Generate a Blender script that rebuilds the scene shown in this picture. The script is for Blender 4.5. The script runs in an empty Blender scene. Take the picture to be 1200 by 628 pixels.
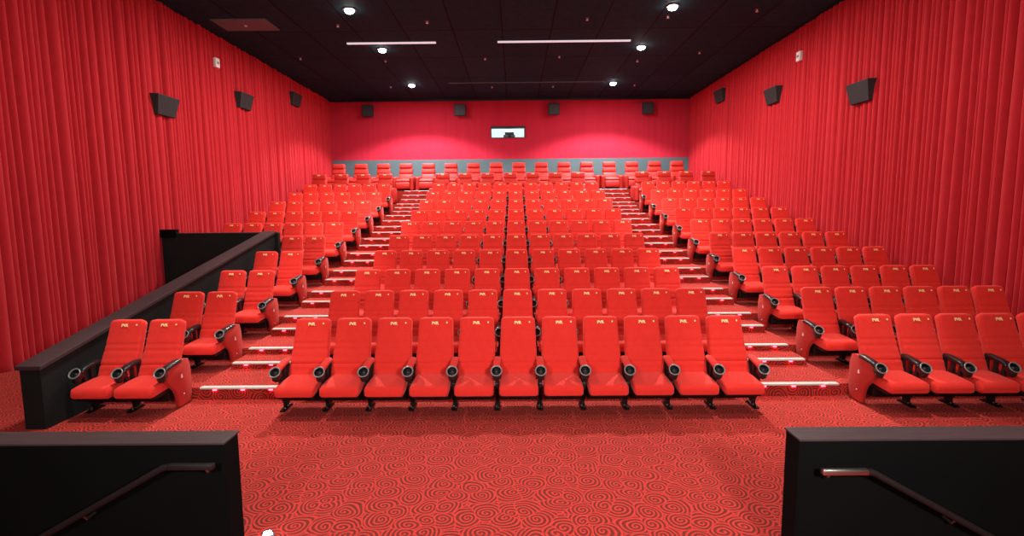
import bpy, math, random
from mathutils import Vector, Matrix
random.seed(7)
scene = bpy.context.scene
col = scene.collection
R = math.radians

# ------------------------------------------------------------------ materials
def mat(name, color=(.5, .5, .5), rough=.6, metal=0., spec=.5, sheen=0., emit=None, estr=0.):
    m = bpy.data.materials.new(name); m.use_nodes = True
    b = m.node_tree.nodes['Principled BSDF']
    b.inputs['Base Color'].default_value = (*color, 1)
    b.inputs['Roughness'].default_value = rough
    b.inputs['Metallic'].default_value = metal
    b.inputs['Specular IOR Level'].default_value = spec
    if sheen:
        b.inputs['Sheen Weight'].default_value = sheen
        b.inputs['Sheen Roughness'].default_value = .5
        b.inputs['Sheen Tint'].default_value = (1, .35, .3, 1)
    if emit:
        b.inputs['Emission Color'].default_value = (*emit, 1)
        b.inputs['Emission Strength'].default_value = estr
    return m

def N(m, typ, **kw):
    n = m.node_tree.nodes.new(typ)
    for k, v in kw.items(): setattr(n, k, v)
    return n

def L(m, a, b): m.node_tree.links.new(a, b)

def bsdf(m): return m.node_tree.nodes['Principled BSDF']

def mottled(name, c1, c2, scale=20., rough=.85, sheen=0., bump=0., bscale=300., spec=.3, detail=4.):
    """a cloth or board whose colour wavers between two tones"""
    m = mat(name, c1, rough, spec=spec, sheen=sheen)
    tc = N(m, 'ShaderNodeTexCoord')
    nz = N(m, 'ShaderNodeTexNoise'); nz.inputs['Scale'].default_value = scale; nz.inputs['Detail'].default_value = detail
    mx = N(m, 'ShaderNodeMix', data_type='RGBA')
    mx.inputs['A'].default_value = (*c1, 1); mx.inputs['B'].default_value = (*c2, 1)
    L(m, tc.outputs['Object'], nz.inputs['Vector']); L(m, nz.outputs['Fac'], mx.inputs['Factor'])
    L(m, mx.outputs['Result'], bsdf(m).inputs['Base Color'])
    if bump:
        n2 = N(m, 'ShaderNodeTexNoise'); n2.inputs['Scale'].default_value = bscale
        bp = N(m, 'ShaderNodeBump'); bp.inputs['Strength'].default_value = bump; bp.inputs['Distance'].default_value = .004
        L(m, tc.outputs['Object'], n2.inputs['Vector']); L(m, n2.outputs['Fac'], bp.inputs['Height'])
        L(m, bp.outputs['Normal'], bsdf(m).inputs['Normal'])
    return m

def carpet_mat():
    m = mat('swirl_carpet', (.5, .03, .02), .95, spec=.1, sheen=.08)
    tc = N(m, 'ShaderNodeTexCoord')
    nz = N(m, 'ShaderNodeTexNoise'); nz.inputs['Scale'].default_value = 3.5; nz.inputs['Detail'].default_value = 1.
    sb = N(m, 'ShaderNodeVectorMath', operation='SUBTRACT'); sb.inputs[1].default_value = (.5, .5, .5)
    sc = N(m, 'ShaderNodeVectorMath', operation='SCALE'); sc.inputs['Scale'].default_value = .10
    ad = N(m, 'ShaderNodeVectorMath', operation='ADD')
    s0 = N(m, 'ShaderNodeSeparateXYZ'); L(m, tc.outputs['Object'], s0.inputs[0])       # risers carry the pattern on over the edge
    yz = N(m, 'ShaderNodeMath', operation='ADD'); L(m, s0.outputs['Y'], yz.inputs[0]); L(m, s0.outputs['Z'], yz.inputs[1])
    cb = N(m, 'ShaderNodeCombineXYZ'); L(m, s0.outputs['X'], cb.inputs['X']); L(m, yz.outputs[0], cb.inputs['Y'])
    L(m, cb.outputs[0], nz.inputs['Vector']); L(m, nz.outputs['Color'], sb.inputs[0]); L(m, sb.outputs[0], sc.inputs[0])
    L(m, cb.outputs[0], ad.inputs[0]); L(m, sc.outputs[0], ad.inputs[1])
    vo = N(m, 'ShaderNodeTexVoronoi', voronoi_dimensions='2D', feature='F1'); vo.inputs['Scale'].default_value = 4.6
    vo.inputs['Randomness'].default_value = .85
    L(m, ad.outputs[0], vo.inputs['Vector'])
    df = N(m, 'ShaderNodeVectorMath', operation='SUBTRACT')
    L(m, ad.outputs[0], df.inputs[0]); L(m, vo.outputs['Position'], df.inputs[1])
    sp = N(m, 'ShaderNodeSeparateXYZ'); L(m, df.outputs[0], sp.inputs[0])
    at = N(m, 'ShaderNodeMath', operation='ARCTAN2'); L(m, sp.outputs['Y'], at.inputs[0]); L(m, sp.outputs['X'], at.inputs[1])
    ml = N(m, 'ShaderNodeMath', operation='MULTIPLY_ADD'); ml.inputs[1].default_value = 36.
    L(m, vo.outputs['Distance'], ml.inputs[0]); L(m, at.outputs[0], ml.inputs[2])
    sn = N(m, 'ShaderNodeMath', operation='SINE'); L(m, ml.outputs[0], sn.inputs[0])
    ve = N(m, 'ShaderNodeTexVoronoi', voronoi_dimensions='2D', feature='DISTANCE_TO_EDGE'); ve.inputs['Scale'].default_value = 4.6
    ve.inputs['Randomness'].default_value = .85
    L(m, ad.outputs[0], ve.inputs['Vector'])
    rp = N(m, 'ShaderNodeValToRGB'); e = rp.color_ramp.elements
    e[0].position = .45; e[1].position = .75
    e[0].color = (0, 0, 0, 1); e[1].color = (1, 1, 1, 1)
    hm = N(m, 'ShaderNodeMath', operation='MULTIPLY_ADD'); hm.inputs[1].default_value = .5; hm.inputs[2].default_value = .5
    L(m, sn.outputs[0], hm.inputs[0]); L(m, hm.outputs[0], rp.inputs['Fac'])
    r2 = N(m, 'ShaderNodeValToRGB'); e = r2.color_ramp.elements
    e[0].position = .01; e[1].position = .035; e[0].color = (1, 1, 1, 1); e[1].color = (0, 0, 0, 1)
    L(m, ve.outputs['Distance'], r2.inputs['Fac'])
    mxx = N(m, 'ShaderNodeMath', operation='MAXIMUM'); L(m, rp.outputs['Color'], mxx.inputs[0]); L(m, r2.outputs['Color'], mxx.inputs[1])
    pile = N(m, 'ShaderNodeTexNoise'); pile.inputs['Scale'].default_value = 70.; pile.inputs['Detail'].default_value = 3.
    L(m, tc.outputs['Object'], pile.inputs['Vector'])
    pr = N(m, 'ShaderNodeMapRange'); pr.inputs['To Min'].default_value = .55; pr.inputs['To Max'].default_value = 1.45
    L(m, pile.outputs['Fac'], pr.inputs['Value'])
    mx = N(m, 'ShaderNodeMix', data_type='RGBA')
    mx.inputs['A'].default_value = (.15, .022, .014, 1); mx.inputs['B'].default_value = (.56, .036, .030, 1)
    L(m, mxx.outputs[0], mx.inputs['Factor'])
    m2 = N(m, 'ShaderNodeVectorMath', operation='SCALE')
    L(m, mx.outputs['Result'], m2.inputs[0]); L(m, pr.outputs[0], m2.inputs['Scale'])
    L(m, m2.outputs[0], bsdf(m).inputs['Base Color'])
    return m

def ceiling_mat():
    m = mat('black_ceiling_tile', (.02, .02, .022), .8, spec=.06)
    tc = N(m, 'ShaderNodeTexCoord')
    mp = N(m, 'ShaderNodeMapping'); mp.inputs['Location'].default_value = (.32, .55, 0)
    br = N(m, 'ShaderNodeTexBrick'); br.offset = 0.; br.inputs['Scale'].default_value = 1.
    br.inputs['Brick Width'].default_value = 1.38; br.inputs['Row Height'].default_value = 2.7
    br.inputs['Mortar Size'].default_value = .022; br.inputs['Mortar Smooth'].default_value = .2
    br.inputs['Color1'].default_value = (.014, .055, .075, 1); br.inputs['Color2'].default_value = (.010, .042, .058, 1)
    br.inputs['Mortar'].default_value = (.008, .008, .009, 1)
    nz = N(m, 'ShaderNodeTexNoise'); nz.inputs['Scale'].default_value = 9.; nz.inputs['Detail'].default_value = 6.
    pr = N(m, 'ShaderNodeMapRange'); pr.inputs['To Min'].default_value = .55; pr.inputs['To Max'].default_value = 1.35
    sc = N(m, 'ShaderNodeVectorMath', operation='SCALE')
    L(m, tc.outputs['Object'], mp.inputs['Vector']); L(m, mp.outputs[0], br.inputs['Vector']); L(m, tc.outputs['Object'], nz.inputs['Vector'])
    L(m, nz.outputs['Fac'], pr.inputs['Value']); L(m, br.outputs['Color'], sc.inputs[0]); L(m, pr.outputs[0], sc.inputs['Scale'])
    L(m, sc.outputs[0], bsdf(m).inputs['Base Color'])
    return m

def panel_mat():
    """red fabric wall panels with fine upright seams"""
    m = mat('red_wall_fabric', (.55, .02, .03), .9, spec=.2)
    tc = N(m, 'ShaderNodeTexCoord')
    wv = N(m, 'ShaderNodeTexWave', wave_type='BANDS', bands_direction='X'); wv.inputs['Scale'].default_value = 1.1
    wv.inputs['Distortion'].default_value = .6; wv.inputs['Detail'].default_value = 2.; wv.inputs['Detail Scale'].default_value = .4
    nz = N(m, 'ShaderNodeTexNoise'); nz.inputs['Scale'].default_value = 4.
    mp = N(m, 'ShaderNodeMapping'); mp.inputs['Scale'].default_value = (1, 1, .08)
    L(m, tc.outputs['Object'], mp.inputs['Vector']); L(m, mp.outputs[0], nz.inputs['Vector']); L(m, mp.outputs[0], wv.inputs['Vector'])
    mx = N(m, 'ShaderNodeMix', data_type='RGBA')
    mx.inputs['A'].default_value = (.50, .017, .038, 1); mx.inputs['B'].default_value = (.60, .026, .055, 1)
    L(m, nz.outputs['Fac'], mx.inputs['Factor']); L(m, mx.outputs['Result'], bsdf(m).inputs['Base Color'])
    bp = N(m, 'ShaderNodeBump'); bp.inputs['Strength'].default_value = .25; bp.inputs['Distance'].default_value = .02
    L(m, wv.outputs['Fac'], bp.inputs['Height']); L(m, bp.outputs['Normal'], bsdf(m).inputs['Normal'])
    return m

def wood_mat():
    m = mat('dark_stained_wood', (.03, .012, .012), .6, spec=.15)
    tc = N(m, 'ShaderNodeTexCoord'); mp = N(m, 'ShaderNodeMapping'); mp.inputs['Scale'].default_value = (2, 30, 30)
    nz = N(m, 'ShaderNodeTexNoise'); nz.inputs['Scale'].default_value = 3.; nz.inputs['Detail'].default_value = 5.
    mx = N(m, 'ShaderNodeMix', data_type='RGBA')
    mx.inputs['A'].default_value = (.025, .012, .013, 1); mx.inputs['B'].default_value = (.075, .045, .048, 1)
    L(m, tc.outputs['Object'], mp.inputs['Vector']); L(m, mp.outputs[0], nz.inputs['Vector']); L(m, nz.outputs['Fac'], mx.inputs['Factor'])
    L(m, mx.outputs['Result'], bsdf(m).inputs['Base Color'])
    return m

M = {
    'velvet': mottled('red_velvet', (.66, .020, .013), (.78, .030, .020), 14., .9, .25, .25, 260.),
    'velvet_panel': mottled('red_panel_cloth', (.40, .016, .012), (.50, .022, .016), 10., .9, .15, .2, 240.),
    'leather': mottled('red_recliner_leather', (.46, .018, .012), (.54, .026, .018), 8., .6, 0, .1, 120.),
    'curtain': mottled('red_curtain_cloth', (.44, .010, .018), (.54, .015, .025), 5., .9, .2, .2, 200.),
    'panel': panel_mat(),
    'carpet': carpet_mat(),
    'ceiling': ceiling_mat(),
    'black_plastic': mat('black_plastic', (.012, .012, .013), .35),
    'ring': mat('grey_plastic_ring', (.20, .20, .20), .35),
    'hole': mat('cup_recess', (.006, .006, .007), .5),
    'black_metal': mat('black_metal', (.012, .011, .011), .4, .6),
    'gold': mat('gold_embroidery', (1., .70, .30), .5, 0.),
    'white_mark': mat('pale_mark', (.8, .72, .7), .6),
    'nosing': mat('pale_step_nosing', (.56, .53, .48), .4),
    'red_led': mat('red_led', (.8, .05, .05), .4, emit=(1., .022, .04), estr=26.),
    'wood': wood_mat(),
    'black_wall': mottled('black_wall_board', (.010, .011, .011), (.018, .019, .018), 3., .8, 0, 0, spec=.08),
    'black_gloss': mottled('black_laminate', (.003, .003, .0035), (.005, .0045, .0045), 2., .8, 0, 0, spec=.04),
    'grey_panel': mottled('grey_dado_board', (.075, .115, .12), (.10, .145, .15), 3., .6),
    'speaker': mottled('black_speaker_grille', (.016, .016, .018), (.026, .026, .028), 60., .7, 0, .3, 300.),
    'speaker_edge': mat('speaker_case', (.03, .03, .032), .5),
    'chrome': mat('brushed_steel', (.62, .56, .50), .3, 1.),
    'dark_steel': mat('dark_bronze_rail', (.012, .006, .006), .6, .3),
    'lamp': mat('lamp_glass', (1, 1, 1), .4, emit=(1., .97, .9), estr=40.),
    'lamp_cool': mat('lamp_glass_cool', (1, 1, 1), .4, emit=(.88, .95, 1.), estr=40.),
    'lamp_trim': mat('lamp_trim', (.10, .10, .11), .4, .5),
    'white': mat('white_plastic', (.85, .83, .80), .4),
    'aluminium': mat('dim_linear_light', (.60, .56, .60), .35, emit=(1., .93, 1.), estr=.55),  # emission put in to stand for light reflected off the metal strips
    'vent': mottled('grey_vent', (.085, .16, .17), (.10, .19, .20), 4., .6),
    'booth': mat('booth_white', (.75, .85, .86), .8),
    'projector': mat('projector_grey', (.10, .11, .11), .5),
    'frame': mat('black_frame', (.01, .011, .014), .4),
}

# ------------------------------------------------------------------ mesh helpers
class MB:
    def __init__(s): s.v, s.f, s.mi = [], [], []
    def add(s, verts, faces, mi=0):
        o = len(s.v); s.v += [tuple(v) for v in verts]
        s.f += [tuple(i + o for i in f) for f in faces]; s.mi += [mi] * len(faces); return s
    def box(s, x0, x1, y0, y1, z0, z1, mi=0, mtx=None):
        v = [Vector((x, y, z)) for z in (z0, z1) for y in (y0, y1) for x in (x0, x1)]
        if mtx: v = [mtx @ p for p in v]
        return s.add(v, [(0, 2, 3, 1), (4, 5, 7, 6), (0, 1, 5, 4), (2, 6, 7, 3), (0, 4, 6, 2), (1, 3, 7, 5)], mi)
    def loft(s, rings, mi=0, cap=True):
        n = len(rings[0]); v = [p for r in rings for p in r]; f = []
        for i in range(len(rings) - 1):
            for j in range(n):
                k = (j + 1) % n
                f.append((i * n + j, i * n + k, (i + 1) * n + k, (i + 1) * n + j))
        if cap:
            f.append(tuple(reversed(range(n)))); f.append(tuple((len(rings) - 1) * n + j for j in range(n)))
        return s.add(v, f, mi)
    def tube(s, pts, r, n=10, mi=0, rs=None):
        pts = [Vector(p) for p in pts]; rings = []
        for i, p in enumerate(pts):
            d = (pts[min(i + 1, len(pts) - 1)] - pts[max(i - 1, 0)]).normalized()
            a = d.orthogonal().normalized() if abs(d.z) > .9 else d.cross(Vector((0, 0, 1))).normalized()
            b = d.cross(a).normalized(); rr = rs[i] if rs else r
            rings.append([p + a * rr * math.cos(t) + b * rr * math.sin(t) for t in (2 * math.pi * k / n for k in range(n))])
        return s.loft(rings, mi)
    def lathe(s, prof, origin=(0, 0, 0), axis=(0, 0, 1), n=20, mi=0, cap=True):
        """prof: (radius, height) pairs round the axis"""
        q = Vector((0, 0, 1)).rotation_difference(Vector(axis)).to_matrix()
        rings = [[Vector(origin) + q @ Vector((r * math.cos(t), r * math.sin(t), h)) for t in (2 * math.pi * k / n for k in range(n))] for r, h in prof]
        return s.loft(rings, mi, cap)
    def mesh(s, name, mats, smooth=40., bevel=0.):
        me = bpy.data.meshes.new(name); me.from_pydata(s.v, [], s.f)
        for m in (mats if isinstance(mats, (list, tuple)) else [mats]): me.materials.append(m)
        me.polygons.foreach_set('material_index', s.mi)
        import bmesh
        bm = bmesh.new(); bm.from_mesh(me)
        bmesh.ops.recalc_face_normals(bm, faces=bm.faces[:])
        if bevel:
            ed = [e for e in bm.edges if len(e.link_faces) == 2 and e.calc_face_angle(0) > R(30)]
            bmesh.ops.bevel(bm, geom=ed, offset=bevel, segments=2, affect='EDGES', profile=.5)
        bm.to_mesh(me); bm.free()
        if smooth:
            me.polygons.foreach_set('use_smooth', [True] * len(me.polygons))
            me.set_sharp_from_angle(angle=R(smooth))
        me.update(); return me

def link(name, data, parent=None, loc=None, rz=0.):
    o = bpy.data.objects.new(name, data); col.objects.link(o)
    if parent: o.parent = parent
    if loc is not None: o.location = loc
    if rz: o.rotation_euler.z = rz
    return o

def tag(o, label, cat, group=None):
    o['label'] = label; o['category'] = cat
    if group: o['group'] = group
    return o

def thing(name, label, cat, loc=(0, 0, 0), rz=0., group=None):
    o = link(name, None, None, loc, rz); o.empty_display_size = .1
    return tag(o, label, cat, group)

def struct(name, mb, m, smooth=0., bevel=0.):
    o = link(name, mb.mesh(name, m, smooth, bevel)); o['kind'] = 'structure'; return o

def rrect(hw, a0, a1, r, n=4):
    """rounded rectangle from -hw..hw by a0..a1, as (u, w) pairs counter-clockwise"""
    r = max(1e-4, min(r, hw * .98, (a1 - a0) * .49)); out = []
    for cx, cy, t0 in ((hw - r, a0 + r, -90), (hw - r, a1 - r, 0), (-hw + r, a1 - r, 90), (-hw + r, a0 + r, 180)):
        for k in range(n + 1):
            t = R(t0 + 90 * k / n); out.append((cx + r * math.cos(t), cy + r * math.sin(t)))
    return out

ORD = ['first', 'second', 'third', 'fourth', 'fifth', 'sixth', 'seventh', 'eighth', 'ninth', 'tenth', 'eleventh', 'twelfth',
       'thirteenth', 'fourteenth', 'fifteenth', 'sixteenth', 'seventeenth', 'eighteenth', 'nineteenth', 'twentieth']

# ------------------------------------------------------------------ the room
XL, XR, YB, YF, ZC = -8.55, 8.14, 25.2, -3., 7.6
ROWY = [6.85 + 1.4 * k for k in range(10)] + [20.75, 22.45]
ROWZ = [0., .17, .36, .61, .87, 1.16, 1.46, 1.77, 2.08, 2.42, 2.83, 3.36]
EDGE = [None] + [y - 1.05 for y in ROWY[1:10]] + [20.05, 21.5]
AL, AR = (-4.43, -3.17), (3.17, 4.48)                  # the two aisles
CAPX = (-5.97, -5.66)

mb = MB().box(XL, XR, YF, EDGE[1], -.1, 0.)
struct('floor', mb, M['carpet'])
mb = MB()
for k in range(1, 12):
    y1 = EDGE[k + 1] if k < 11 else YB
    x0 = CAPX[1] - .03 if k <= 4 else XL
    mb.box(x0, XR, EDGE[k], y1 + .001, 0. if k < 5 else .0, ROWZ[k])
mb.box(XL, CAPX[1] - .03, EDGE[1], EDGE[5], -.1, 0.)
struct('floor_terrace', mb, M['carpet'])

struct('ceiling', MB().box(XL - .2, XR + .2, YF, YB + .2, ZC, ZC + .15), M['ceiling'])
struct('wall_left', MB().box(XL - .2, XL, YF, YB + .2, -.1, ZC), M['curtain'])
struct('wall_right', MB().box(XR, XR + .2, YF, YB + .2, -.1, ZC), M['curtain'])
WX0, WX1, WZ0, WZ1 = -1.08, .50, 5.86, 6.38
mb = MB()
mb.box(XL, WX0, YB, YB + .2, 0, ZC); mb.box(WX1, XR, YB, YB + .2, 0, ZC)
mb.box(WX0, WX1, YB, YB + .2, 0, WZ0); mb.box(WX0, WX1, YB, YB + .2, WZ1, ZC)
struct('wall_back', mb, M['panel'])
o = struct('trim_1', MB().box(XL + .12, XR - .12, YB - .04, YB, ROWZ[11], 4.9), M['grey_panel'])
o['label'] = 'grey-blue dado board along the foot of the back wall'
struct('trim_2', MB().box(XL + .12, XR - .12, YB - .06, YB, ZC - .07, ZC), M['frame'])

# projection window and booth
mb = MB()
t = .05
mb.box(WX0, WX1, YB - .05, YB + .22, WZ1 - .075, WZ1); mb.box(WX0, WX1, YB - .05, YB + .22, WZ0, WZ0 + .02)
mb.box(WX0, WX0 + .025, YB - .05, YB + .22, WZ0, WZ1); mb.box(WX1 - .045, WX1, YB - .05, YB + .22, WZ0, WZ1)
o = struct('window_1', mb, M['frame']); o['label'] = 'black framed projection window in the red back wall'
struct('wall_booth_back', MB().box(-1.9, 1.3, YB + 2.0, YB + 2.1, 4.8, 7.3), M['booth'])
struct('wall_booth_left', MB().box(-1.9, -1.8, YB + .2, YB + 2.0, 4.8, 7.3), M['booth'])
struct('wall_booth_right', MB().box(1.2, 1.3, YB + .2, YB + 2.0, 4.8, 7.3), M['booth'])
struct('floor_booth', MB().box(-1.8, 1.2, YB + .2, YB + 2.0, 4.8, 4.9), M['booth'])
struct('ceiling_booth', MB().box(-1.8, 1.2, YB + .2, YB + 2.0, 7.2, 7.3), M['booth'])
p = thing('projector', 'dark grey film projector standing in the lit booth window', 'projector', (-.24, YB + .75, 4.9))
mb = MB().box(-.28, .28, -.28, .4, 0, 1.0); link('pedestal', mb.mesh('pedestal', M['projector'], 0, .02), p)
mb = MB().box(-.27, .27, -.35, .5, 1.0, 1.16); link('body', mb.mesh('body', M['projector'], 0, .02), p)
mb = MB().box(-.2, .22, -.2, .4, 1.16, 1.30); link('lamp_house', mb.mesh('lamp_house', M['frame'], 0, .02), p)
mb = MB().lathe([(.07, 0), (.08, .12), (.06, .12), (.055, .06)], (.02, -.35, 1.08), (0, -1, 0)); link('lens', mb.mesh('lens', M['frame']), p)

# pleated curtains on the side walls
def curtain(xw, sgn, y0, y1, label, seed):
    rnd = random.Random(seed); cols = []; y = y0
    while y < y1:
        w = rnd.choice((.11, .12, .13, .14, .15, .16, .2, .24)) * rnd.uniform(.9, 1.1); a = min(.15, w * .85) * rnd.uniform(.75, 1.1)
        tw = rnd.uniform(-.02, .02)
        for k in range(8):
            tt = k / 8
            cols.append((y + w * tt, a * math.sqrt(abs(math.sin(math.pi * tt))) if k else -.01, tw))
        y += w
    zs = [0.005, 1.5, 3.2, 5., 6.6, ZC - .02]; mb = MB(); v = []; f = []; n = len(cols)
    for i, z in enumerate(zs):
        for (yy, d, tw) in cols:
            s = .85 + .3 * (1 - z / ZC)
            v.append((xw + sgn * (.015 + d * s), yy + tw * math.sin(i * 1.3), z))
    for i in range(len(zs) - 1):
        for j in range(n - 1): f.append((i * n + j, i * n + j + 1, (i + 1) * n + j + 1, (i + 1) * n + j))
    mb.add(v, f)
    o = link('pleated_curtain', mb.mesh('pleated_curtain', M['curtain'], 60))
    return tag(o, label, 'curtain', 'pleated wall curtains')
curtain(XL, 1, YF + .05, YB - .05, 'long red pleated curtain on the wall beside the black stairwell', 3)
curtain(XR, -1, YF + .05, YB - .05, 'long red pleated curtain on the wall opposite the black stairwell', 5)

# ------------------------------------------------------------------ cinema seat meshes
BY0, BZ0, BY1, BZ1 = .07, .36, .40, 1.13               # back cushion centre line
BL = math.hypot(BY1 - BY0, BZ1 - BZ0)
BD = Vector((0, (BY1 - BY0) / BL, (BZ1 - BZ0) / BL)); BN = Vector((0, -BD.z, BD.y))   # along the back, and out of its front

def backrest_mesh():
    mb = MB(); rings = []; n = 40
    for i in range(n + 1):
        v = i / n; s = v * BL
        hw = .258 - .030 * v
        rt = .06; d = BL - s
        if d < rt: hw -= rt - math.sqrt(max(0, rt * rt - (rt - d) ** 2))
        f = .060 + .012 * math.sin(min(1, v / .5) * math.pi) + .012 * max(0, (v - .72) / .28)
        b = .055
        if d < .05: e = math.sqrt(max(0.02, 1 - ((.05 - d) / .05) ** 2)); f *= e; b *= e
        if s < .03: f *= .6 + .4 * s / .03
        for g in (.14, .25, .36, .47, .58):
            f -= .012 * math.exp(-((v - g) / .011) ** 2)
        c = Vector((0, BY0, BZ0)) + BD * s
        rings.append([c + Vector((1, 0, 0)) * u + BN * w for u, w in rrect(hw, -b, f, .038, 4)])
    return mb.loft(rings).mesh('backrest', M['velvet'], 50)

def cushion_mesh():
    mb = MB(); rings = []; n = 16; y0, y1 = -.43, .06
    for i in range(n + 1):
        v = i / n; y = y0 + (y1 - y0) * v; d = y - y0
        hw = .246 - .016 * v; top = .415 + .035 * v + .010 * math.sin(math.pi * v); bot = .285 + .02 * v
        rt = .045
        if d < rt:
            e = rt - math.sqrt(max(0, rt * rt - (rt - d) ** 2)); top -= e; hw -= e * .4; bot += e * .35
        rings.append([Vector((u, y, w)) for u, w in rrect(hw, bot, top, .035, 4)])
    return mb.loft(rings).mesh('seat_cushion', M['velvet'], 50)

def pan_mesh():
    mb = MB().box(-.225, .225, -.36, -.08, .25, .30); mb.box(-.225, .225, -.08, .15, .13, .32); mb.box(-.17, .17, .05, .14, .22, .42)  # pan with its black rear box deepened to stand in for under-seat shade
    return mb.mesh('seat_pan', M['black_metal'], 0, .008)

def text_mesh():
    cu = bpy.data.curves.new('lettering', 'FONT'); cu.body = 'PVR'; cu.size = .054; cu.extrude = .0015; cu.align_x = 'CENTER'; cu.space_character = .95
    cu.offset = .0026
    ob = bpy.data.objects.new('lettering_source', cu); col.objects.link(ob)
    dg = bpy.context.evaluated_depsgraph_get(); dg.update()
    me = bpy.data.meshes.new_from_object(ob.evaluated_get(dg)); bpy.data.objects.remove(ob)
    me.name = 'lettering'; me.materials.clear(); me.materials.append(M['gold']); return me
LETTERS = text_mesh()

def on_back(me, u, s, off):
    """a copy of a flat mesh laid on the front of the back cushion, u across and s along it"""
    me = me.copy(); o = Vector((u, BY0, BZ0)) + BD * s + BN * off
    me.transform(Matrix(((1, 0, BN.x, o.x), (0, BD.y, BN.y, o.y), (0, BD.z, BN.z, o.z), (0, 0, 0, 1)))); return me

def number_patch():
    mb = MB(); mb.loft([[Vector((u, w, z)) for u, w in rrect(.009, -.012, .012, .006, 3)] for z in (-.002, .002)])
    return mb.mesh('number_patch', M['gold'], 0)
LOGO = on_back(LETTERS, -.004, BL - .115, .078); LOGO.name = 'lettering'
NUMB = on_back(number_patch(), .155, BL - .09, .075); NUMB.name = 'number_patch'

AX = .28
def arm_meshes(style):
    """(armrest, cup_holder, arm_frame) of an arm on the x = 0 line"""
    pts = [(-.205, .585), (-.18, .615), (-.12, .632), (.0, .650), (.09, .657), (.12, .652)]
    mb = MB(); rings = []
    for i, (y, z) in enumerate(pts):
        hw = .047 if 0 < i < len(pts) - 1 else .034
        rings.append([Vector((u, y, z + w)) for u, w in rrect(hw, -.055, .0, .024, 3)])
    mb.loft(rings)
    arm = mb.mesh('armrest', M['velvet'] if style == 'red' else M['black_plastic'], 50)
    ax = Vector((0, -math.sin(R(52)), math.cos(R(52)))); c = Vector((0, -.285, .575))
    mb = MB()
    mb.lathe([(.050, -.10), (.058, -.06), (.066, -.012), (.072, .0)], c, ax, 20, 0, False)
    mb.lathe([(.072, .0), (.073, .008), (.067, .012), (.059, .008), (.057, -.004)], c, ax, 20, 1, False)
    mb.lathe([(.057, -.003), (.052, -.05), (.035, -.052), (.03, -.04), (.01, -.04)], c, ax, 20, 2, False)
    mb.tube([(0, -.255, .58), (0, -.262, .52), (0, -.255, .475), (0, -.25, .455)], .04, 14, 0, [.05, .055, .048, .036])
    cup = mb.mesh('cup_holder', [M['black_plastic'], M['ring'], M['hole']], 50)
    mb = MB()
    for (ya, za, yb, zb) in ((-.16, .59, -.13, .36), (-.03, .61, -.02, .36), (.11, .62, .10, .34)):
        mb.loft([[Vector((u * .022, ya + w * .02, za)) for u, w in ((-1, -1), (1, -1), (1, 1), (-1, 1))],
                 [Vector((u * .022, yb + w * .02, zb)) for u, w in ((-1, -1), (1, -1), (1, 1), (-1, 1))]])
    mb.box(-.022, .022, -.17, .13, .30, .375)
    frame = mb.mesh('arm_frame', M['black_plastic'], 0, .004)
    return arm, cup, frame

def leg_mesh():
    mb = MB()
    mb.loft([[Vector((u * .024, y0 + w * d, z)) for u, w in ((-1, -1), (1, -1), (1, 1), (-1, 1))] for z, y0, d in ((.02, .0, .035), (.10, .01, .05), (.17, .02, .13), (.34, .02, .15))])
    mb.loft([[Vector((u, y, w)) for u, w in rrect(.035, .0, h, .01, 2)] for y, h in ((-.14, .018), (-.10, .03), (.06, .05), (.13, .02))])
    mb.lathe([(.014, 0), (.014, .012), (.006, .016)], (.016, -.09, .026), (0, 0, 1), 10, 1)
    mb.lathe([(.014, 0), (.014, .012), (.006, .016)], (-.014, -.055, .034), (0, 0, 1), 10, 1)
    mb.tube([(0, -.05, .16), (0, -.14, .25), (0, -.18, .30)], .014, 8, 0)
    return mb.mesh('leg', [M['black_metal'], M['chrome']], 40)

def end_panel_mesh():
    prof = [(.28, .02), (.315, .25), (.305, .50), (.27, .615), (.20, .632), (.02, .612), (-.14, .575), (-.20, .53), (-.205, .46), (-.17, .39),
            (-.10, .325), (-.035, .26), (.0, .18), (.015, .10), (.02, .02)]
    mb = MB()
    ins = lambda k: [(.14 + (y - .14) * k, .33 + (z - .33) * k) for y, z in prof]
    rings = [[Vector((x, y, z)) for y, z in ins(k)] for x, k in ((-.032, .955), (-.026, 1.), (.026, 1.), (.032, .955))]
    mb.loft(rings)
    return mb.mesh('end_panel', M['velvet_panel'], 60)

def badge_mesh(sg):
    mb = MB()
    x = sg * .0325
    mb.loft([[Vector((x + sg * d, .10 + u, .42 + w)) for u, w in ((-.018, -.024), (.018, -.024), (.006, .024), (-.006, .024))] for d in (-.001, .003)])
    mb.lathe([(.009, 0), (.009, .004), (.004, .006)], (x, .12, .17), (sg, 0, 0), 10)
    return mb.mesh('row_badge', M['white_mark'], 40)

SEAT = dict(back=backrest_mesh(), cush=cushion_mesh(), pan=pan_mesh(), leg=leg_mesh(), panel=end_panel_mesh(),
            arm={s: arm_meshes(s) for s in ('red', 'black')}, badge={-1: badge_mesh(-1), 1: badge_mesh(1)})

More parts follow.
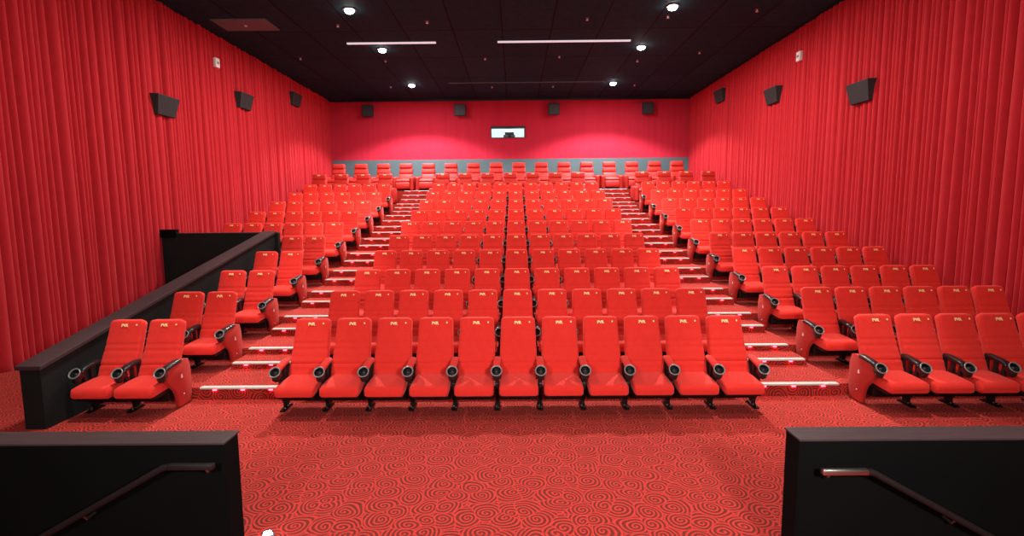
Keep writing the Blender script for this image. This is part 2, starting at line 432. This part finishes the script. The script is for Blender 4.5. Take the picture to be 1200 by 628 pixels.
def seat(x, y, z, label, group, style, left='arm', right=None, AX=.28):
    t = thing('cinema_seat', label, 'seat', (x, y, z), 0, group)
    link('seat_cushion', SEAT['cush'], t); link('seat_pan', SEAT['pan'], t)
    b = link('backrest', SEAT['back'], t); link('lettering', LOGO, b); link('number_patch', NUMB, b)
    for side, kind in ((-1, left), (1, right)):
        if not kind: continue
        a, c, fr = SEAT['arm']['black' if kind == 'panel' else style]
        arm = link('armrest', a, t, (side * AX, 0, 0)); link('cup_holder', c, arm)
        if kind == 'panel':
            pn = link('end_panel', SEAT['panel'], t, (side * AX, 0, 0)); link('row_badge', SEAT['badge'][side], pn)
        else:
            link('arm_frame', fr, arm); link('leg', SEAT['leg'], t, (side * AX, 0, 0))
    return t

ROWW = ['front'] + ORD[1:10]
for k in range(10):
    rw = ROWW[k]; y, z = ROWY[k], ROWZ[k]
    for i in range(11):                                          # the middle block
        lab = f'red cinema seat, {ORD[i]} from left in the {rw} row of middle block'
        seat((i - 5) * .56 + .03, y, z, lab, f'seats in the {rw} row of the middle block', 'red' if k == 0 else 'black', 'arm', 'arm' if i == 10 else None)
    n = 2 if k < 5 else 6
    for i in range(n):                                           # beside the stairwell: counted from the aisle
        lab = f'red cinema seat, {ORD[i]} from aisle in the {rw} row of left block'
        if i == 0: lab = f'red cinema seat with side panel at aisle end, {rw} row of left block'
        seat(-4.78 - .54 * i, y, z, lab, f'seats in the {rw} row of the left block', 'black', 'arm', 'panel' if i == 0 else None, .27)
    for i in range(6):
        lab = f'red cinema seat, {ORD[i]} from aisle in the {rw} row of right block'
        if i == 0: lab = f'red cinema seat with side panel at aisle end, {rw} row of right block'
        seat(4.86 + .553 * i, y, z, lab, f'seats in the {rw} row of the right block', 'black', 'panel' if i == 0 else 'arm', 'arm' if i == 5 else None)

# ------------------------------------------------------------------ recliners of the two top rows
def puff(y0, z0, y1, z1, hw, th, r=.05, n=10, bulge=.03, name='cushion', m=None):
    """a padded slab between two points in the y-z plane"""
    ln = math.hypot(y1 - y0, z1 - z0); d = Vector((0, (y1 - y0) / ln, (z1 - z0) / ln)); nn = Vector((0, -d.z, d.y)); rings = []
    for i in range(n + 1):
        v = i / n; e = math.sqrt(max(.05, 1 - (abs(v - .5) * 2) ** 4))
        rings.append([Vector((u, y0, z0)) + d * (v * ln) + nn * w for u, w in rrect(hw * (.93 + .07 * e), -th * .5 * e, (th * .5 + bulge) * e, r, 4)])
    return MB().loft(rings).mesh(name, m or M['leather'], 60)

def recliner_set(head):
    seatw = .28
    ms = dict(
        seat=puff(-.52, .40, .12, .43, seatw, .16, .05, 10, .02, 'seat_cushion'),
        foot=puff(-.54, .10, -.50, .36, seatw, .09, .03, 8, .01, 'footrest'),
        low=puff(.10, .42, .25, .72, seatw, .15, .05, 10, .03, 'lower_back'),
        up=puff(.245, .70, .335, .97, seatw, .15, .05, 10, .03, 'upper_back'),
        head=puff(.30, .93, .35, 1.17, seatw - (.02 if head else .0), .13, .05, 10, .05 if head else .03, 'headrest'))
    mb = MB(); rings = []
    for i, (yy, h) in enumerate(((-.50, .52), (-.47, .57), (-.2, .60), (.2, .62), (.33, .60), (.36, .54))):
        rings.append([Vector((u, yy, w)) for u, w in rrect(.075 if 0 < i < 5 else .06, .05, h, .045, 4)])
    ms['arm'] = mb.loft(rings).mesh('armrest', M['leather'], 60)
    mb = MB().box(-.30, .30, -.44, .34, .0, .30); ms['base'] = mb.mesh('base', M['black_metal'], 0, .01)
    mb = MB(); mb.lathe([(.05, 0), (.052, .008), (.044, .010), (.042, -.02), (.01, -.022)], (0, -.36, .588), (0, 0, 1), 16)
    ms['cup'] = mb.mesh('cup_holder', M['black_plastic'], 50)
    return ms
REC = recliner_set(True)
RLOGO = LETTERS.copy(); RLOGO.name = 'lettering'
RLOGO.transform(Matrix.Translation((0, .200, 1.10)) @ Matrix.Rotation(R(78), 4, 'X') @ Matrix.Scale(1.25, 4))

def recliner(x, y, z, label, group, pitch, logo):
    t = thing('recliner', label, 'recliner', (x, y, z), 0, group)
    for k, nm in (('base', 'base'), ('seat', 'seat_cushion'), ('foot', 'footrest'), ('low', 'lower_back'), ('up', 'upper_back')): link(nm, REC[k], t)
    h = link('headrest', REC['head'], t)
    if logo: link('lettering', RLOGO, h)
    for s in (-1, 1):
        a = link('armrest', REC['arm'], t, (s * .355, 0, 0)); link('cup_holder', REC['cup'], a)
    return t

y, z = ROWY[10], ROWZ[10]
for i in range(4):
    recliner(-5.02 - .853 * i, y, z, f'red recliner, {ORD[i]} from aisle in the lower recliner row, left block', 'recliners in the lower recliner row, left block', .85, True)
    recliner(4.93 + .845 * i, y, z, f'red recliner, {ORD[i]} from aisle in the lower recliner row, right block', 'recliners in the lower recliner row, right block', .85, True)
for i in range(7):
    recliner(-2.79 + .873 * i, y, z, f'red recliner, {ORD[i]} from left in the lower recliner row, middle block', 'recliners in the lower recliner row, middle block', .87, True)
for i in range(16):
    recliner(-7.37 + .943 * i, ROWY[11], ROWZ[11], f'red recliner, {ORD[i]} from left in the top row against the back wall', 'recliners in the top row', .94, False)

# ------------------------------------------------------------------ aisle stairs with nosings and red lights
def staircase(ax, label):
    t = thing('aisle_staircase', label, 'stairs', ((ax[0] + ax[1]) / 2, EDGE[1], 0), 0, 'aisle staircases')
    hw = (ax[1] - ax[0]) / 2; y00 = EDGE[1]
    risers = [(EDGE[1], 0, ROWZ[1])]
    for k in range(2, 12):
        zl, zh = ROWZ[k - 1], ROWZ[k]; m = 2 if k < 10 else 3
        dep = .52 if m == 2 else .34
        for j in range(m):
            yj = EDGE[k] - dep * (m - 1 - j); za = zl + (zh - zl) * j / m; zb = zl + (zh - zl) * (j + 1) / m
            risers.append((yj, za, zb))
            if j < m - 1:
                mb = MB().box(-hw, hw, yj - y00, EDGE[k] - y00 - .002, zl - .02, zb)
                link('step', mb.mesh('step', M['carpet'], 0), t)
    for (yy, za, zb) in risers:
        mb = MB()
        mb.loft([[Vector((x, yy - y00 + a, zb + b)) for a, b in ((-.022, -.016), (-.022, .002), (-.018, .006), (.065, .006), (.065, .0), (-.010, .0), (-.010, -.016))] for x in (-hw + .04, hw - .04)])
        link('nosing', mb.mesh('nosing', M['nosing'], 0), t)
        for sx in (-.62, 0, .62):
            mb = MB().box(sx * hw - .026, sx * hw + .026, yy - y00 - .016, yy - y00, zb - .040, zb - .024)
            link('riser_light', mb.mesh('riser_light', M['red_led'], 0), t)
    return t
staircase(AL, 'carpeted aisle stairs between middle seats and stairwell side, red lit risers, pale nosings')
staircase(AR, 'carpeted aisle stairs between middle seats and plain curtain side, red lit risers, pale nosings')

# ------------------------------------------------------------------ black stairwell at the left: end wall and sloping parapet
w = thing('stairwell_wall', 'black end wall of the stairwell below the sixth row, left block', 'wall', (0, EDGE[5] - .06, 0))
mb = MB().box(XL + .16, CAPX[1] + .04, -.06, .05, 0., 2.08); link('board', mb.mesh('board', M['black_wall'], 0, .004), w)
mb = MB().box(XL + .16, CAPX[1] + .04, -.07, .06, 2.08, 2.105); link('top_edge', mb.mesh('top_edge', M['speaker_edge'], 0, .003), w)
mb = MB().box(XL + .14, XL + .52, -.09, .05, 2.0, 2.19); link('corner_post', mb.mesh('corner_post', M['black_gloss'], 0, .01), w)
w = thing('sloping_parapet', 'sloping black parapet with brown wooden cap beside the left seats', 'parapet', ((CAPX[0] + CAPX[1]) / 2, 6.2, 0))
hw = (CAPX[1] - CAPX[0]) / 2; ya, yb = 0., EDGE[5] - .12 - 6.2
zc = lambda yy: 1.245 + .207 * (yy + 6.2 - 8.4)
mb = MB()
pr = [(ya, 0), (yb, 0), (yb, zc(yb) - .05), (ya, zc(ya) - .05)]
mb.loft([[Vector((x, a, b)) for a, b in pr] for x in (-hw + .03, hw - .03)]); link('board', mb.mesh('board', M['black_wall'], 0, .004), w)
mb = MB(); pr = [(ya - .03, zc(ya) - .05), (yb, zc(yb) - .05), (yb, zc(yb)), (ya - .03, zc(ya))]
mb.loft([[Vector((x, a, b)) for a, b in pr] for x in (-hw, hw)]); link('cap_rail', mb.mesh('cap_rail', M['wood'], 0, .006), w)

# ------------------------------------------------------------------ low black walls in the foreground
def barrier(sx, x0, x1, label, rail_label, bright):
    w = thing('low_wall', label, 'low wall', (x0 if sx > 0 else x1, 3.45, 0), 0, 'low black walls in front of the seats')
    ln = x1 - x0; a, b = (0, ln) if sx > 0 else (-ln, 0)
    mb = MB().box(a, b, .012, .195, 0., 1.035); link('board', mb.mesh('board', M['black_gloss'], 0, .004), w)
    mb = MB().box(a - .006, b + .006, 0., .21, 1.035, 1.05); link('cap_rail', mb.mesh('cap_rail', M['wood'], 0, .004), w)
    h = thing('handrail', rail_label, 'handrail', (sx * 2.0, 3.36, 0), 0, 'handrails on the low walls')
    z0 = .87 if sx > 0 else .93
    mb = MB().box(0 if sx > 0 else -.30, .30 if sx > 0 else 0, -.022, .022, z0 - .018, z0 + .018)
    link('level_rail', mb.mesh('level_rail', M['chrome'] if bright else M['dark_steel'], 30, .006), h)
    mb = MB().tube([(sx * .30, 0, z0), (sx * .34, 0, z0 - .01), (sx * 1.6, 0, z0 - .72)], .022, 10)
    link('sloping_rail', mb.mesh('sloping_rail', M['dark_steel']), h)
    for d, zz in ((.06, z0), (.9, z0 - .328)):
        mb = MB().tube([(sx * d, 0, zz - .01), (sx * d, .03, zz - .05), (sx * d, .10, zz - .05)], .009, 8); link('bracket', mb.mesh('bracket', M['chrome']), h)
barrier(1, 1.90, XR - .13, 'low black wall with brown cap in front, under the plain curtain side',
        'pale steel handrail on the low wall at right, its slope dark', True)
barrier(-1, XL + .13, -1.98, 'low black wall with brown cap in front, on the stairwell side',
        'dark handrail on the low wall at left, barely visible', False)
t = thing('floor_light', 'small round floor light at the foot of the left low wall', 'light', (-2.0, 4.02, 0))
mb = MB().lathe([(.05, 0), (.05, .02), (.035, .03)], (0, 0, 0)); link('rim', mb.mesh('rim', M['lamp_trim']), t)
mb = MB().lathe([(.034, .028), (.03, .045), (.012, .055)], (0, 0, 0)); link('lens', mb.mesh('lens', M['lamp']), t)

# ------------------------------------------------------------------ speakers
def side_speaker(x, y, z, sgn, label, group):
    t = thing('wall_speaker', label, 'speaker', (x, y, z), 0, group)
    top = [(0, -.38), (.20, -.34), (.21, .46), (0, .48)]; bot = [(0, -.30), (.10, -.26), (.11, .38), (0, .40)]
    mb = MB(); mb.loft([[Vector((sgn * px, py, zz)) for px, py in pl] for pl, zz in ((bot, -.24), (top, .22))])
    link('cabinet', mb.mesh('cabinet', M['speaker'], 0, .012), t)
    mb = MB(); mb.tube([(sgn * .10, -.26, -.235), (sgn * .20, -.34, .215)], .011, 8); link('corner_strip', mb.mesh('corner_strip', M['speaker_edge']), t)
    mb = MB().box(-.10 if sgn > 0 else 0, 0 if sgn > 0 else .10, -.08, .08, -.1, .1); link('bracket', mb.mesh('bracket', M['black_metal'], 0), t)
SPK = ['nearest', 'middle', 'farthest']
for i, (y, z) in enumerate(((13.1, 5.13), (17.0, 6.0), (21.0, 6.84))):
    side_speaker(XL + .10, y, z, 1, f'black wedge speaker, {SPK[i]} on the curtain above the stairwell', 'speakers on the stairwell side curtain')
for i, (y, z) in enumerate(((12.65, 5.2), (16.95, 6.0), (21.3, 6.88))):
    side_speaker(XR - .10, y, z, -1, f'black wedge speaker, {SPK[i]} on the curtain opposite the stairwell', 'speakers on the other side curtain')
for i, x in enumerate((-6.65, -2.45, 1.8, 6.05)):
    t = thing('back_speaker', f'square black speaker high on back wall, {ORD[i]} from left', 'speaker', (x, YB, 7.08), 0, 'speakers on the back wall')
    mb = MB(); mb.loft([[Vector((u, yy, zz)) for u, zz in ((-h, -h2), (h, -h2), (h, h2), (-h, h2))] for yy, h, h2 in ((-.02, .20, .20), (-.34, .26, .27))])
    link('cabinet', mb.mesh('cabinet', M['speaker'], 0, .012), t)
    mb = MB(); mb.loft([[Vector((u, yy, zz)) for u, zz in ((-h, -h), (h, -h), (h, h), (-h, h))] for yy, h in ((-.335, .235), (-.355, .225))])
    link('grille', mb.mesh('grille', M['speaker_edge'], 0), t)
    mb = MB().box(-.05, .05, -.04, .01, -.06, .06); link('bracket', mb.mesh('bracket', M['black_metal'], 0), t)

def sensor(x, y, z, sgn, label):
    t = thing('wall_sensor', label, 'sensor', (x, y, z))
    mb = MB().box(0 if sgn > 0 else -.09, .09 if sgn > 0 else 0, -.10, .10, -.13, .13); link('case', mb.mesh('case', M['white'], 0, .015), t)
    mb = MB().box(.085 if sgn > 0 else -.095, .095 if sgn > 0 else -.085, -.05, .05, -.03, .03); link('lens', mb.mesh('lens', M['ring'], 0), t)
sensor(XL + .10, 15.65, 6.78, 1, 'small white box high on the curtain above the stairwell')
sensor(XR - .10, 15.6, 6.78, -1, 'small white box high on the curtain opposite the stairwell')

# ------------------------------------------------------------------ ceiling fittings
def downlight(x, y, label, watts, spot=False, cool=False, pool=0):
    t = thing('ceiling_downlight', label, 'ceiling light', (x, y, ZC), 0, 'round ceiling downlights')
    mb = MB().lathe([(.17, 0), (.17, -.02), (.125, -.03), (.12, -.005)], (0, 0, 0)); link('trim_ring', mb.mesh('trim_ring', M['lamp_trim']), t)
    mb = MB().lathe([(.12, -.012), (.115, -.05), (.085, -.09), (.03, -.105)], (0, 0, 0)); link('lamp_lens', mb.mesh('lamp_lens', M['lamp_cool' if cool else 'lamp']), t)
    c = (.90, .95, 1.) if cool else (1., .95, .88)
    la = bpy.data.lights.new('downlight_beam', 'AREA'); la.shape = 'DISK'; la.size = .24; la.energy = watts; la.color = c
    o = bpy.data.objects.new('downlight_beam', la); col.objects.link(o); o.location = (x, y, ZC - .12)
    if pool:
        la = bpy.data.lights.new('aisle_spot', 'SPOT'); la.energy = pool; la.spot_size = R(36); la.spot_blend = .7; la.shadow_soft_size = .1; la.color = c
        o = bpy.data.objects.new('aisle_spot', la); col.objects.link(o); o.location = (x, y, ZC - .13)
    if spot:
        la = bpy.data.lights.new('downlight_spot', 'SPOT'); la.energy = spot; la.spot_size = R(134); la.spot_blend = .25; la.shadow_soft_size = .1; la.color = (.88, .92, 1.)
        o = bpy.data.objects.new('downlight_spot', la); col.objects.link(o); o.location = (x, y, ZC - .13)
PW = 310
for y, nm, sp, cool in ((22.15, 'closest to back wall', 2200, True), (17.35, 'just behind the pale ceiling strips', False, False), (14.0, 'near top edge of view', False, False)):
    downlight(-4.1, y, f'glowing round downlight on stairwell side, {nm}', PW * (.6 if sp else 1), sp, cool, 0 if sp else 1500)
    downlight(3.97, y, f'glowing round downlight on plain curtain side, {nm}', PW * (.6 if sp else 1), sp, cool, 0 if sp else 1500)
for y, nm, pl in ((10.4, 'third row from screen', 1500), (6.8, 'second row from screen', 1100), (3.2, 'row closest to screen', 0)):
    downlight(-4.1, y, f'round downlight over the front seats on stairwell side, {nm}', 80, pool=pl)
    downlight(3.97, y, f'round downlight over the front seats on plain curtain side, {nm}', 80, pool=pl)
def stage_lamp(x, y, z, watts):  # unseen light added at the screen end to brighten the seat fronts
    la = bpy.data.lights.new('stage_lamp', 'AREA'); la.shape = 'DISK'; la.size = .5; la.energy = watts; la.color = (1., .96, .92); la.spread = R(130)
    o = bpy.data.objects.new('stage_lamp', la); col.objects.link(o); o.location = (x, y, z)
    o.rotation_euler = (Vector((0, 10, 1.5)) - Vector((x, y, z))).to_track_quat('-Z', 'Y').to_euler()
stage_lamp(1.7, -.4, 3.1, 175); stage_lamp(-1.7, -.4, 3.1, 80)
def front_spot(x, y, watts):
    la = bpy.data.lights.new('front_floor_spot', 'SPOT'); la.energy = watts; la.spot_size = R(58); la.spot_blend = .6; la.shadow_soft_size = .08; la.color = (1., .95, .88)
    o = bpy.data.objects.new('front_floor_spot', la); col.objects.link(o); o.location = (x, y, ZC - .13)
    o.rotation_euler = (Vector((x * .35, 3.8, 0)) - o.location).to_track_quat('-Z', 'Y').to_euler()
front_spot(-4.1, 14., 2000); front_spot(3.97, 14., 2500)

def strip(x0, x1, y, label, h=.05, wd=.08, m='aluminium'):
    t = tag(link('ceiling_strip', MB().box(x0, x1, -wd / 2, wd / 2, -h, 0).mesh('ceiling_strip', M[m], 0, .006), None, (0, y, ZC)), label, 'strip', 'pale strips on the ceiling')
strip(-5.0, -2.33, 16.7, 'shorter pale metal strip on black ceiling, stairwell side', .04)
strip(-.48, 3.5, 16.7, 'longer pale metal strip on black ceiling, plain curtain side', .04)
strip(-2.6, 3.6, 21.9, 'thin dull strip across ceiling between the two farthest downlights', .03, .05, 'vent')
t = thing('ceiling_vent', 'grey rectangular ceiling vent near the stairwell side curtain', 'vent', (-7.2, 15.0, ZC))
mb = MB().box(-.72, .72, -.44, .44, -.03, 0); link('panel', mb.mesh('panel', M['vent'], 0, .006), t)
mb = MB().box(-.03, .03, -.03, .03, -.06, -.03); link('sensor_head', mb.mesh('sensor_head', M['white'], 0, .008), t)
def sprinkler(x, y, label):
    t = thing('ceiling_sprinkler', label, 'sprinkler', (x, y, ZC), 0, 'small sprinkler heads on the ceiling')
    mb = MB().lathe([(.05, 0), (.045, -.012), (.015, -.018)], (0, 0, 0)); link('plate', mb.mesh('plate', M['lamp_trim']), t)
    mb = MB().lathe([(.012, -.018), (.012, -.05), (.038, -.055), (.036, -.062), (.01, -.066)], (0, 0, 0)); link('head', mb.mesh('head', M['white']), t)
SPR = [('nearest', [(-4.75, 15.1), (-2.3, 14.9), (1.95, 14.8), (4.05, 14.7), (6.2, 14.3)]),
       ('middle', [(-7.0, 18.2), (-4.3, 18.6), (-.95, 18.45), (1.5, 18.3), (4.2, 18.9), (6.0, 18.0)]),
       ('farthest', [(-5.0, 22.4), (-.9, 22.6), (1.6, 22.6), (4.9, 22.5)])]
for rn, pts in SPR:
    for i, (x, y) in enumerate(pts):
        sprinkler(x, y, f'tiny pale ceiling sprinkler, {ORD[i]} from left in the {rn} row')

# booth lamp
la = bpy.data.lights.new('booth_lamp', 'AREA'); la.shape = 'RECTANGLE'; la.size = 2.4; la.size_y = 1.2; la.energy = 42; la.color = (.78, .96, 1.)
o = bpy.data.objects.new('booth_lamp', la); col.objects.link(o); o.location = (-.3, YB + 1.1, 7.15)

# ------------------------------------------------------------------ added fill: world light through the screen end, left open
wd = bpy.data.worlds.new('World'); scene.world = wd; wd.use_nodes = True
bg = wd.node_tree.nodes['Background']; bg.inputs['Color'].default_value = (1., .97, .95, 1); bg.inputs['Strength'].default_value = .12

# ------------------------------------------------------------------ camera
cam = bpy.data.cameras.new('Camera'); co = bpy.data.objects.new('Camera', cam); col.objects.link(co)
cam.sensor_width = 36.; cam.lens = 628. / 1200. * 36.; cam.clip_end = 200.; cam.clip_start = .05
f, hor, vpx, roll = 628., 245., 604., .0087
pitch = math.atan((314 - hor) / f); yaw = math.atan((vpx - 600) / f)
rot = Matrix.Rotation(yaw, 4, 'Z') @ Matrix.Rotation(math.pi / 2 - pitch, 4, 'X') @ Matrix.Rotation(-roll, 4, 'Z')
co.matrix_world = Matrix.Translation((0, 0, 2.6)) @ rot
scene.camera = co

vs = scene.view_settings
vs.view_transform = 'Standard'; vs.look = 'None'; vs.gamma = 1.; vs.use_curve_mapping = False; vs.exposure = 0.
